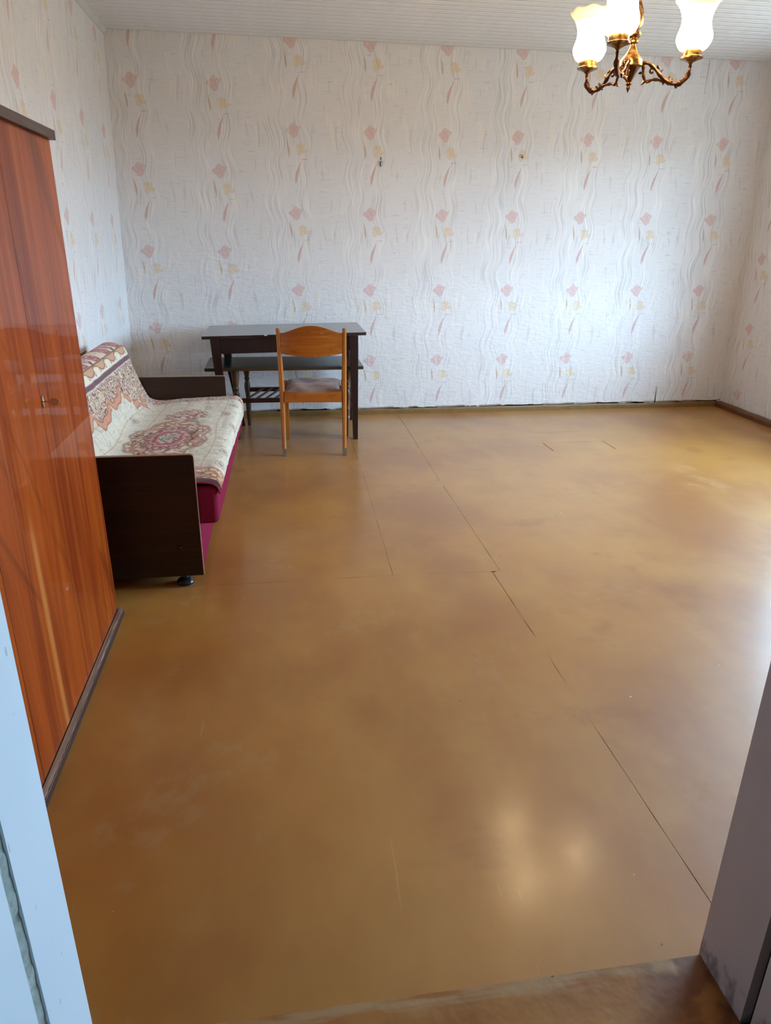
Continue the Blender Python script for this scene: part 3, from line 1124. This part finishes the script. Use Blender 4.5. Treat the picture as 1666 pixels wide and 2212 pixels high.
# near end of the seat: tan band, then a burgundy border
en = TG
put((SG > 0.6) * step(0.135 - en), col(214, 176, 130))
sw4 = swirl(SG * 1.0, TG, 1.3, 91)
put((SG > 0.6) * step(0.132 - en) * step(sw4 - 0.2, 0.15), ROSE, 0.8)
put((SG > 0.6) * step(0.132 - en) * (1 - step(np.abs(sw4) - 0.14, 0.08)), col(100, 54, 40), 0.9)
put((SG > 0.6) * bandm(en, 0.060, 0.066), col(120, 60, 46))
put((SG > 0.6) * step(0.045 - en), col(70, 16, 30))
# fine weave
C *= (0.90 + 0.16 * rng.random(X.shape))[..., None]

ns = len(sl)
verts = np.stack([X, Yg, Z], -1).reshape(-1, 3)
idx = np.arange(ns * NT).reshape(ns, NT)
faces = np.stack([idx[:-1, :-1], idx[:-1, 1:], idx[1:, 1:], idx[1:, :-1]], -1).reshape(-1, 4)
me = bpy.data.meshes.new('throw_blanket')
me.vertices.add(len(verts))
me.vertices.foreach_set('co', verts.astype(np.float32).ravel())
me.loops.add(faces.size)
me.loops.foreach_set('vertex_index', faces.astype(np.int32).ravel())
me.polygons.add(len(faces))
me.polygons.foreach_set('loop_start', np.arange(0, faces.size, 4, dtype=np.int32))
me.update(calc_edges=True)
at = me.color_attributes.new('weave', 'FLOAT_COLOR', 'POINT')
at.data.foreach_set('color', np.concatenate([np.clip(C.reshape(-1, 3), 0, 1), np.ones((ns * NT, 1))], 1).astype(np.float32).ravel())
me.shade_smooth()
TH = Mat('woven_throw')
an = TH.t.nodes.new('ShaderNodeAttribute')
an.attribute_name = 'weave'
TH.t.links.new(an.outputs['Color'], TH.b.inputs['Base Color'])
TH.set(rough=0.9, sheen=0.15, spec=0.15)
tx, ty, tz = TH.coord()
TH.bump(TH.noise(tx, ty, tz, scale=180, detail=2) + TH.noise(tx * 40, ty * 160, tz * 40, detail=1) * 0.6, 0.4, 0.003)
me.materials.append(TH.m)
blanket = link(bpy.data.objects.new('throw_blanket', me))
tag(blanket, 'cream and rose carpet-patterned throw with a central medallion spread over the sofa', 'blanket')
bm = bmesh.new()
ks = [k for k in range(ns) if sl[k] > 0.75][::6] + [ns - 1]
bm_tube(bm, [(X[k, 0], Yg[k, 0] - 0.002, Z[k, 0]) for k in ks], 0.0045, 6)
hem = from_bm('hem', bm, m_plain('red_hem', lin(150, 22, 48), 0.8, 0.1, 60), blanket, smooth=True)
hem['label'] = 'bright red bound hem'

# ------------------------------------------------------------------ table against the back wall
TABLE = m_wood('dark_polished_table', lin(30, 12, 9), lin(46, 20, 15), lin(62, 30, 23), axis=0, rough=0.3, fine=55, coat=0.7, coat_rough=0.08)
TLEG = m_wood('dark_table_leg', lin(28, 12, 10), lin(42, 19, 15), lin(56, 28, 22), axis=2, rough=0.35)
tb0 = thing('table', 'dark polished wooden table with square tapered legs standing by the back wall', 'table', (0.04, 5.2, 0))


def tz_(x): return 0.742 + (x - 0.04) * 0.0180           # the top slopes down to the left


bm = bmesh.new()
xa, xb, ya, yb, th = -0.508, 0.590, 4.862, 5.480, 0.020
v = []
for dz in (-th, 0):
    for x, y in ((xa, ya), (xb, ya), (xb, yb), (xa, yb)):
        v.append(bm.verts.new((x, y, tz_(x) + dz)))
for f in ((0, 3, 2, 1), (4, 5, 6, 7), (0, 1, 5, 4), (1, 2, 6, 5), (2, 3, 7, 6), (3, 0, 4, 7)):
    bm.faces.new([v[i] for i in f])
P(from_bm('tabletop', bm, TABLE, bevel=0.002, smooth=True), tb0)


def apron(x0, x1, y0, y1, h=0.100):
    bm = bmesh.new()
    v = []
    for top in (False, True):
        for x, y in ((x0, y0), (x1, y0), (x1, y1), (x0, y1)):
            v.append(bm.verts.new((x, y, tz_(x) - th - (0 if top else h))))
    for f in ((0, 3, 2, 1), (4, 5, 6, 7), (0, 1, 5, 4), (1, 2, 6, 5), (2, 3, 7, 6), (3, 0, 4, 7)):
        bm.faces.new([v[i] for i in f])
    P(from_bm('apron', bm, TLEG), tb0)


apron(-0.395, 0.478, 4.878, 4.896)
apron(-0.395, 0.478, 5.438, 5.456)
apron(-0.452, -0.434, 4.925, 5.425)
apron(0.512, 0.530, 4.925, 5.425)
for (xt, yt, xf, yf) in ((-0.425, 4.892, -0.385, 4.878), (0.505, 4.890, 0.514, 4.880), (-0.412, 5.448, -0.302, 5.352), (0.520, 5.448, 0.545, 5.455)):
    bm = bmesh.new()
    zt_ = tz_(xt) - th - 0.0005
    bm_frustum(bm, (xf, yf, 0.0), (0.032, 0.032), (xt + (xf - xt) * 0.12, yt + (yf - yt) * 0.12, zt_ - 0.10), (0.058, 0.055))
    bm_frustum(bm, (xt + (xf - xt) * 0.12, yt + (yf - yt) * 0.12, zt_ - 0.10), (0.058, 0.055), (xt, yt, zt_), (0.060, 0.056))
    bmesh.ops.remove_doubles(bm, verts=bm.verts, dist=0.0001)
    P(from_bm('leg', bm, TLEG), tb0)
bm = bmesh.new()
bm_box(bm, (-0.098, ya - 0.0025, tz_(-0.09) - 0.006), (-0.078, ya, tz_(-0.09) + 0.001))
P(from_bm('chip', bm, m_plain('bare_chip', lin(200, 190, 180), 0.6)), tb0)['label'] = 'pale chip in the front edge'

# ------------------------------------------------------------------ low slatted table with turned legs under it
GREEN = m_wood('bottle_green_top', lin(16, 26, 22), lin(24, 36, 30), lin(36, 48, 40), axis=0, rough=0.3, coat=0.2, coat_rough=0.12)
BTOP = m_wood('brown_bench_top', lin(48, 34, 20), lin(66, 48, 28), lin(88, 66, 40), axis=0, rough=0.3, coat=0.3)
TURN_LIT = m_wood('turned_leg_worn_lit', lin(84, 50, 26), lin(112, 72, 40), lin(150, 108, 68), axis=2, rough=0.4, wear=lin(186, 160, 130), wear_amt=0.8)  # right legs, worn; the light on them is put into the paler colour
TURN_UNLIT = m_wood('turned_leg_unlit', lin(60, 34, 18), lin(86, 52, 28), lin(112, 72, 42), axis=2, rough=0.4)  # left legs, a darker copy without the painted-in light
RAIL = m_wood('mahogany_rail', lin(48, 20, 14), lin(66, 28, 18), lin(84, 40, 26), axis=0, rough=0.4)
cof = thing('coffee_table', 'low green-topped coffee table with turned legs pushed under the dark table', 'table', (0.1, 5.15, 0))
CZ = 0.513
box_top = P(box('tabletop', (-0.512, 4.918, CZ - 0.022), (0.577, 5.392, CZ), BTOP, bevel=0.002), cof)
gi = box('inlay', (-0.400, 4.945, CZ), (0.418, 5.388, CZ + 0.0012), GREEN)
gi.parent = box_top
gi['label'] = 'dark green middle field of the top'
LEGS = ((-0.312, 4.962, TURN_UNLIT, 0.0, 0.0), (0.462, 4.955, TURN_LIT, -0.01, 0.0), (-0.252, 5.352, TURN_UNLIT, 0.0, 0.0), (0.505, 5.345, TURN_LIT, 0.0, 0.0))
LPROF = [(0.011, 0), (0.013, 0.01), (0.017, 0.10), (0.020, 0.165), (0.015, 0.185), (0.019, 0.195), (0.0195, 0.205), (0.014, 0.215), (0.0155, 0.235),
         (0.022, 0.29), (0.021, 0.325), (0.013, 0.345), (0.0195, 0.356), (0.0195, 0.366), (0.015, 0.374), (0.020, 0.395), (0.027, 0.455), (0.029, CZ - 0.022)]
for (lx, ly, lm, dx, dy) in LEGS:
    bm = bmesh.new()
    sh = Matrix(((1, 0, -dx), (0, 1, -dy), (0, 0, 1)))
    bm_lathe(bm, LPROF, (lx + 0.0, ly, 0), 16, sh)
    P(from_bm('leg', bm, lm, smooth=True), cof)
P(box('rail', (-0.315, 4.950, 0.262), (0.462, 4.972, 0.292), RAIL, bevel=0.002), cof)
P(box('rail', (-0.252, 5.340, 0.262), (0.505, 5.362, 0.292), RAIL, bevel=0.002), cof)
for k in range(11):
    x = -0.255 + k * 0.0655
    bm = bmesh.new()
    xd = 0.118
    a = [(x, 4.962, 0.280), (x + 0.014, 4.962, 0.280), (x + xd + 0.014, 5.350, 0.280), (x + xd, 5.350, 0.280)]
    lo = [bm.verts.new(q) for q in a]
    hi = [bm.verts.new((q[0], q[1], q[2] + 0.009)) for q in a]
    bm.faces.new(lo)
    bm.faces.new(hi)
    for i in range(4):
        bm.faces.new((lo[i], lo[(i + 1) % 4], hi[(i + 1) % 4], hi[i]))
    if x + xd < 0.50:
        P(from_bm('slat', bm, RAIL), cof)
    else:
        bm.free()

# ------------------------------------------------------------------ chair
CH = m_wood('honey_chair_wood', lin(146, 76, 20), lin(178, 98, 28), lin(200, 122, 46), axis=0, rough=0.32, fine=50, coat=0.35, coat_rough=0.2, wear=lin(128, 64, 20), wear_amt=0.35)
CHV = m_wood('honey_chair_post', lin(150, 82, 24), lin(184, 108, 36), lin(206, 132, 56), axis=2, rough=0.32, fine=50, coat=0.35, coat_rough=0.2)
FELT = Mat('worn_brown_velour')
fx_, fy_, fz_ = FELT.coord()
fn = FELT.noise(fx_, fy_, fz_, scale=9, detail=5)
FELT.set(color=FELT.mix(fn.ss(0.3, 0.7), lin(112, 86, 76), lin(162, 134, 122)), rough=0.9, sheen=0.12, sheen_rough=0.4, spec=0.15)
FELT.bump(FELT.noise(fx_, fy_, fz_, scale=60, detail=4), 0.5, 0.004)
FELT = FELT.m
TIP = m_plain('scuffed_leg_tip', lin(122, 104, 88), 0.7, 0.15, 50)
ch = thing('chair', 'honey-brown wooden chair with curved back board and worn brown seat, its back to us', 'chair', (0.201, 4.49, 0))
ch.rotation_euler.z = -math.radians(3.5)
CR = 0.198                                             # half distance between the rear posts
for s in (-1, 1):
    bm = bmesh.new()                                   # rear post: foot to top in one bent piece
    pts = spline([(s * CR, 0.0, 0.0), (s * (CR + 0.002), 0.035, 0.20), (s * (CR + 0.002), 0.045, 0.40), (s * (CR + 0.004), 0.010, 0.62), (s * (CR + 0.006), -0.055, 0.832)], 14)
    prev = None
    for k, p_ in enumerate(pts):
        t = k / 13
        wx = np.interp(t, [0, 0.3, 0.5, 1], [0.022, 0.030, 0.034, 0.024]) / 2
        wy = np.interp(t, [0, 0.3, 0.5, 1], [0.024, 0.034, 0.038, 0.022]) / 2
        ring = []
        for i in range(8):
            a = PI / 8 + i * PI / 4
            ring.append(bm.verts.new((p_[0] + wx * math.cos(a) * 1.08, p_[1] + wy * math.sin(a) * 1.08, p_[2])))
        if prev:
            for i in range(8):
                bm.faces.new((prev[i], prev[(i + 1) % 8], ring[(i + 1) % 8], ring[i]))
        else:
            bm.faces.new(list(reversed(ring)))
        prev = ring
    bm.faces.new(prev)
    o = from_bm('rear_leg', bm, CHV, ch, smooth=True)
    bm = bmesh.new()
    bm_frustum(bm, (s * CR, 0.0, 0.0005), (0.0245, 0.0265), (s * CR, 0.006, 0.05), (0.0262, 0.0285))
    tp = from_bm('scuffed_tip', bm, TIP, o, bevel=0.003, smooth=True)
    bm = bmesh.new()
    fxl = 0.193 if s < 0 else 0.210
    bm_frustum(bm, (s * fxl, 0.43, 0.0), (0.020, 0.022), (s * fxl, 0.405, 0.42), (0.034, 0.036))
    from_bm('front_leg', bm, CHV, ch, bevel=0.004, smooth=True)
# curved back board
bm = bmesh.new()
nb = 25
F, B = [], []
for k in range(nb):
    q = -1 + 2 * k / (nb - 1)
    x = q * (CR - 0.006)
    top = 0.803 + 0.047 * (0.5 + 0.5 * math.cos(PI * min(1, abs(q) / 0.92))) ** 0.62
    bot = 0.672 - 0.020 * (1 - q * q)
    bow = 0.022 * (1 - q * q)                          # hollow side faces the sitter
    for (L, off) in ((F, -0.010), (B, 0.006)):
        col_ = []
        for m_ in range(4):
            z = bot + (top - bot) * m_ / 3
            y = 0.010 + (z - 0.62) * (-0.065 / 0.212) - bow + off
            col_.append(bm.verts.new((x, y, z)))
        L.append(col_)
for k in range(nb - 1):
    for m_ in range(3):
        bm.faces.new((F[k][m_], F[k + 1][m_], F[k + 1][m_ + 1], F[k][m_ + 1]))
        bm.faces.new((B[k][m_], B[k][m_ + 1], B[k + 1][m_ + 1], B[k + 1][m_]))
    bm.faces.new((F[k][0], B[k][0], B[k + 1][0], F[k + 1][0]))
    bm.faces.new((F[k][3], F[k + 1][3], B[k + 1][3], B[k][3]))
for k in (0, nb - 1):
    for m_ in range(3):
        bm.faces.new((F[k][m_], F[k][m_ + 1], B[k][m_ + 1], B[k][m_]))
bb = from_bm('back_board', bm, CH, ch, smooth=True)
bm = bmesh.new()
for (x, z, w_, h_) in ((0.062, 0.806, 0.003, 0.016), (0.072, 0.800, 0.002, 0.010), (0.058, 0.797, 0.002, 0.006), (0.020, 0.657, 0.005, 0.003)):
    yb_ = 0.010 + (z - 0.62) * (-0.065 / 0.212) - 0.022 * (1 - (x / 0.192) ** 2) - 0.0112
    bm_box(bm, (x, yb_, z), (x + w_, yb_ + 0.003, z + h_))
from_bm('paint_fleck', bm, m_plain('white_fleck', lin(220, 214, 204), 0.6), bb)['kind'] = 'stuff'
# rails of the seat frame; the rear one is hollowed along the top
bm = bmesh.new()
n_ = 13
A, Bv = [], []
for k in range(n_):
    q = -1 + 2 * k / (n_ - 1)
    zt_ = 0.425 - 0.012 * (1 - q * q)
    for L, y in ((A, 0.026), (Bv, 0.044)):
        L.append((bm.verts.new((q * 0.185, y, 0.352)), bm.verts.new((q * 0.185, y, zt_))))
for k in range(n_ - 1):
    bm.faces.new((A[k][0], A[k + 1][0], A[k + 1][1], A[k][1]))
    bm.faces.new((Bv[k][0], Bv[k][1], Bv[k + 1][1], Bv[k + 1][0]))
    bm.faces.new((A[k][1], A[k + 1][1], Bv[k + 1][1], Bv[k][1]))
    bm.faces.new((A[k][0], Bv[k][0], Bv[k + 1][0], A[k + 1][0]))
from_bm('rear_rail', bm, CH, ch)
box('front_rail', (-0.178, 0.398, 0.362), (0.178, 0.416, 0.425), CH, ch)
for s in (-1, 1):
    box('side_rail', (s * 0.196 - 0.009, 0.060, 0.362), (s * 0.196 + 0.009, 0.390, 0.430), CH, ch)
# padded seat
bm = bmesh.new()
gu, gv = 20, 20
top, bt = [], []
for j in range(gv + 1):
    for i in range(gu + 1):
        q, r = -1 + 2 * i / gu, -1 + 2 * j / gv
        x = q * 0.180
        y = 0.235 + r * 0.188
        dome = ((1 - abs(q) ** 4) * (1 - abs(r) ** 4)) ** 0.55
        sag = 0.010 * (1 - q * q) * (1 - r * r)
        z = 0.421 + 0.034 * dome - sag + 0.004 * r + 0.003 * math.sin(q * 5 + r * 3) * dome
        z -= 0.012 * (1 - q * q) * max(0, -r) ** 3      # follows the hollow of the rear rail
        top.append(bm.verts.new((x, y, z)))
        bt.append(bm.verts.new((x, y, min(0.413, z - 0.002))))
W_ = gu + 1
for j in range(gv):
    for i in range(gu):
        k = j * W_ + i
        bm.faces.new((top[k], top[k + 1], top[k + W_ + 1], top[k + W_]))
        bm.faces.new((bt[k], bt[k + W_], bt[k + W_ + 1], bt[k + 1]))
for i in range(gu):
    for (a0, a1) in ((i, i + 1), (gv * W_ + i + 1, gv * W_ + i)):
        bm.faces.new((top[a0], bt[a0], bt[a1], top[a1]))
for j in range(gv):
    for (a0, a1) in (((j + 1) * W_, j * W_), (j * W_ + gu, (j + 1) * W_ + gu)):
        bm.faces.new((top[a0], bt[a0], bt[a1], top[a1]))
from_bm('seat', bm, FELT, ch, smooth=True)

# ------------------------------------------------------------------ chandelier
BRASS = Mat('antique_brass')
bx_, by_, bz_ = BRASS.coord()
bn = BRASS.noise(bx_, by_, bz_, scale=60, detail=4)
BRASS.set(color=BRASS.mix(bn.ss(0.35, 0.7), lin(92, 60, 32), lin(178, 138, 86)), rough=0.30 + bn * 0.15, metal=1.0)
BRASS.bump(bn, 0.3, 0.002)
BRASS = BRASS.m
BRASSD = m_plain('dark_bronze', lin(92, 56, 32), 0.35, 0.3, 70, 0.4, metal=1.0)
SH = Mat('lit_frosted_glass')
gx_, gy_, gz_ = SH.coord()
fall = gz_.ss(0.185, 0.115)                            # frosted tulip: glows round the bulb, paler at the rim
SH.set(color=(0.62, 0.52, 0.36, 1), rough=0.35)
SH.set(emit=SH.mix(fall, (1.0, 0.74, 0.38, 1), (1.0, 0.73, 0.42, 1)), emit_s=fall * (LAMP - 0.35) + 0.35)
SH = SH.m
CX, CY, CUPZ = 1.415, 3.030, 2.005
chd = thing('chandelier', 'brass three-arm ceiling chandelier with glowing tulip-shaped glass shades', 'chandelier', (CX, CY, CUPZ))
bm = bmesh.new()
bm_lathe(bm, [(0.0, 0.597), (0.055, 0.597), (0.052, 0.580), (0.030, 0.560), (0.010, 0.550), (0.0, 0.550)], seg=24, closed=False)
from_bm('canopy', bm, BRASS, chd, smooth=True)
bm = bmesh.new()
bm_tube(bm, [(0, 0, 0.14), (0, 0, 0.555)], 0.006, 10)
bm_lathe(bm, [(0.006, 0.10), (0.014, 0.104), (0.026, 0.118), (0.030, 0.135), (0.026, 0.165), (0.014, 0.195), (0.008, 0.215)], seg=20)
from_bm('stem', bm, BRASS, chd, smooth=True)
bm = bmesh.new()
bm_lathe(bm, [(0.008, 0.100), (0.024, 0.098), (0.026, 0.088), (0.020, 0.080), (0.010, 0.076), (0.018, 0.070), (0.018, 0.064), (0.010, 0.058), (0.012, 0.050),
              (0.022, 0.030), (0.038, 0.010), (0.043, 0.004), (0.043, -0.016), (0.036, -0.020)], seg=28)
from_bm('hub', bm, BRASS, chd, smooth=True)
bm = bmesh.new()
bm_lathe(bm, [(0.034, -0.0205), (0.026, -0.034), (0.016, -0.058), (0.010, -0.070), (0.012, -0.076), (0.006, -0.082), (0.008, -0.090), (0.003, -0.100), (0.0012, -0.106)], seg=20)
from_bm('finial', bm, BRASSD, chd, smooth=True)

R = 0.235


def arm_mesh():
    bm = bmesh.new()
    # main sweep: out of the hub, down, out and up under the cup
    main = spline([(0.034, 0, -0.006), (0.065, 0.0, -0.004), (0.095, 0.003, -0.020), (0.130, 0.0, -0.052), (0.170, -0.002, -0.074), (0.208, 0, -0.068), (0.230, 0, -0.045), (R, 0, -0.012)], 30)
    bm_tube(bm, main, [0.0066 + 0.0018 * math.sin(k * 1.3) + (0.0034 if 19 < k < 27 else 0) for k in range(30)], 8)
    low = spline([(0.050, 0, -0.010), (0.055, 0.004, -0.040), (0.068, 0.003, -0.066), (0.095, -0.004, -0.060), (0.130, 0.003, -0.062), (0.160, 0.004, -0.072)], 18)
    bm_tube(bm, low, [0.0056 + 0.0014 * math.sin(k * 1.9) for k in range(18)], 7)
    curl = [(0.088 + 0.013 * math.cos(a) * (1 - a / 9), 0.003, -0.030 + 0.013 * math.sin(a) * (1 - a / 9)) for a in np.linspace(0.4, 6.0, 14)]
    bm_tube(bm, curl, [0.0046 - 0.0001 * k for k in range(14)], 6)
    for (sx, sz, dx, dz) in ((0.062, -0.066, -0.014, -0.012), (0.046, -0.036, -0.012, -0.002), (0.120, -0.040, 0.010, 0.016), (0.150, -0.060, 0.012, 0.014),
                             (0.105, -0.012, 0.014, -0.010), (0.140, -0.066, -0.004, -0.012), (0.185, -0.076, 0.010, -0.012), (0.228, -0.042, 0.012, -0.002), (0.170, -0.066, 0.0, 0.014)):
        bm_tube(bm, [(sx, 0, sz), (sx + dx * 0.5, 0.004, sz + dz * 0.6), (sx + dx, 0.001, sz + dz)], [0.0052, 0.0042, 0.0012], 6)
    bm_lathe(bm, [(0.005, -0.018), (0.0075, -0.012), (0.005, -0.008), (0.007, -0.004), (0.005, 0.0)], (R, 0, 0), 12)
    return bm


def cup_mesh():
    bm = bmesh.new()
    pr = [(0.007, -0.004), (0.012, 0.001), (0.028, 0.009), (0.042, 0.013), (0.042, 0.018), (0.037, 0.021), (0.036, 0.042), (0.033, 0.044)]
    bm_lathe(bm, pr, (R, 0, 0), 28)
    return bm


def shade_mesh():
    bm = bmesh.new()
    prof_ = spline([(0.030, 0.040), (0.050, 0.046), (0.0655, 0.072), (0.0655, 0.092), (0.057, 0.118), (0.054, 0.140), (0.059, 0.165), (0.072, 0.190), (0.086, 0.206), (0.090, 0.216)], 26)
    seg = 48
    rings = []
    for k, (r, z) in enumerate(prof_):
        w = max(0, (z - 0.165) / 0.05)
        ring = []
        for i in range(seg):
            a = 2 * PI * i / seg
            rr = r * (1 + 0.025 * w * math.cos(8 * a))
            z2 = z + 0.003 * w * math.cos(8 * a)
            ring.append(bm.verts.new((rr * math.cos(a), rr * math.sin(a), z2)))
        rings.append(ring)
    for a_, b_ in zip(rings, rings[1:]):
        for i in range(seg):
            bm.faces.new((a_[i], a_[(i + 1) % seg], b_[(i + 1) % seg], b_[i]))
    return bm


arm0 = from_bm('arm', arm_mesh(), BRASSD, chd, smooth=True)
cup0 = from_bm('cup', cup_mesh(), BRASS, arm0, smooth=True)
shade0 = from_bm('shade', shade_mesh(), SH, arm0, smooth='full')
so = shade0.modifiers.new('thickness', 'SOLIDIFY')
so.thickness = 0.003
shade0.location = (R, 0, 0)
shade0['label'] = 'glowing white tulip glass shade'
ARM_A = [math.radians(-8), math.radians(112), math.radians(232)]
arm0.rotation_euler.z = ARM_A[0]
for a in ARM_A[1:]:
    c = arm0.copy()
    COL.objects.link(c)
    c.parent = chd
    c.rotation_euler.z = a
    for sub in (cup0, shade0):
        d = sub.copy()
        COL.objects.link(d)
        d.parent = c

# ------------------------------------------------------------------ nails left in the back wall
IRON = m_plain('rusty_iron', lin(46, 38, 34), 0.6, 0.2, 60, metal=0.6)
hk = thing('wall_hook', 'small dark iron hook left in the back wallpaper above the chair', 'hook', (0.788, YB - 0.004, 1.872))
bm = bmesh.new()
bm_tube(bm, [(0, 0.004, 0.026), (0, -0.010, 0.024), (0.001, -0.012, 0.006)], 0.0032, 6)
from_bm('nail', bm, IRON, hk)
bm = bmesh.new()
bm_tube(bm, [(-0.002, -0.008, -0.002), (-0.003, -0.009, -0.014), (-0.004, -0.007, -0.030), (0.003, -0.006, -0.034)], 0.0030, 6)
ringp = [(0.002 + 0.014 * math.cos(a), -0.004, -0.014 + 0.012 * math.sin(a)) for a in np.linspace(0, 5.6, 14)]
bm_tube(bm, ringp, 0.0010, 5)
from_bm('wire_loop', bm, IRON, hk)

nl = thing('wall_nail', 'tiny bent nail with scuffed paper around it, in the back wall right of the hook', 'nail', (1.848, YB - 0.004, 1.925))
bm = bmesh.new()
bm_tube(bm, [(0, 0.005, 0), (0.002, -0.014, 0.003), (0.004, -0.018, -0.008)], 0.0030, 6)
bm_lathe(bm, [(0.0058, -0.001), (0.0058, 0.001)], (0.004, -0.018, -0.009), 8)
from_bm('shank', bm, IRON, nl)
bm = bmesh.new()
bm_tube(bm, [(-0.016, 0.001, 0.010), (-0.006, 0.0, 0.016), (0.010, 0.0, 0.012), (0.018, 0.001, 0.002)], 0.0016, 5)
from_bm('wire_scrap', bm, IRON, nl)
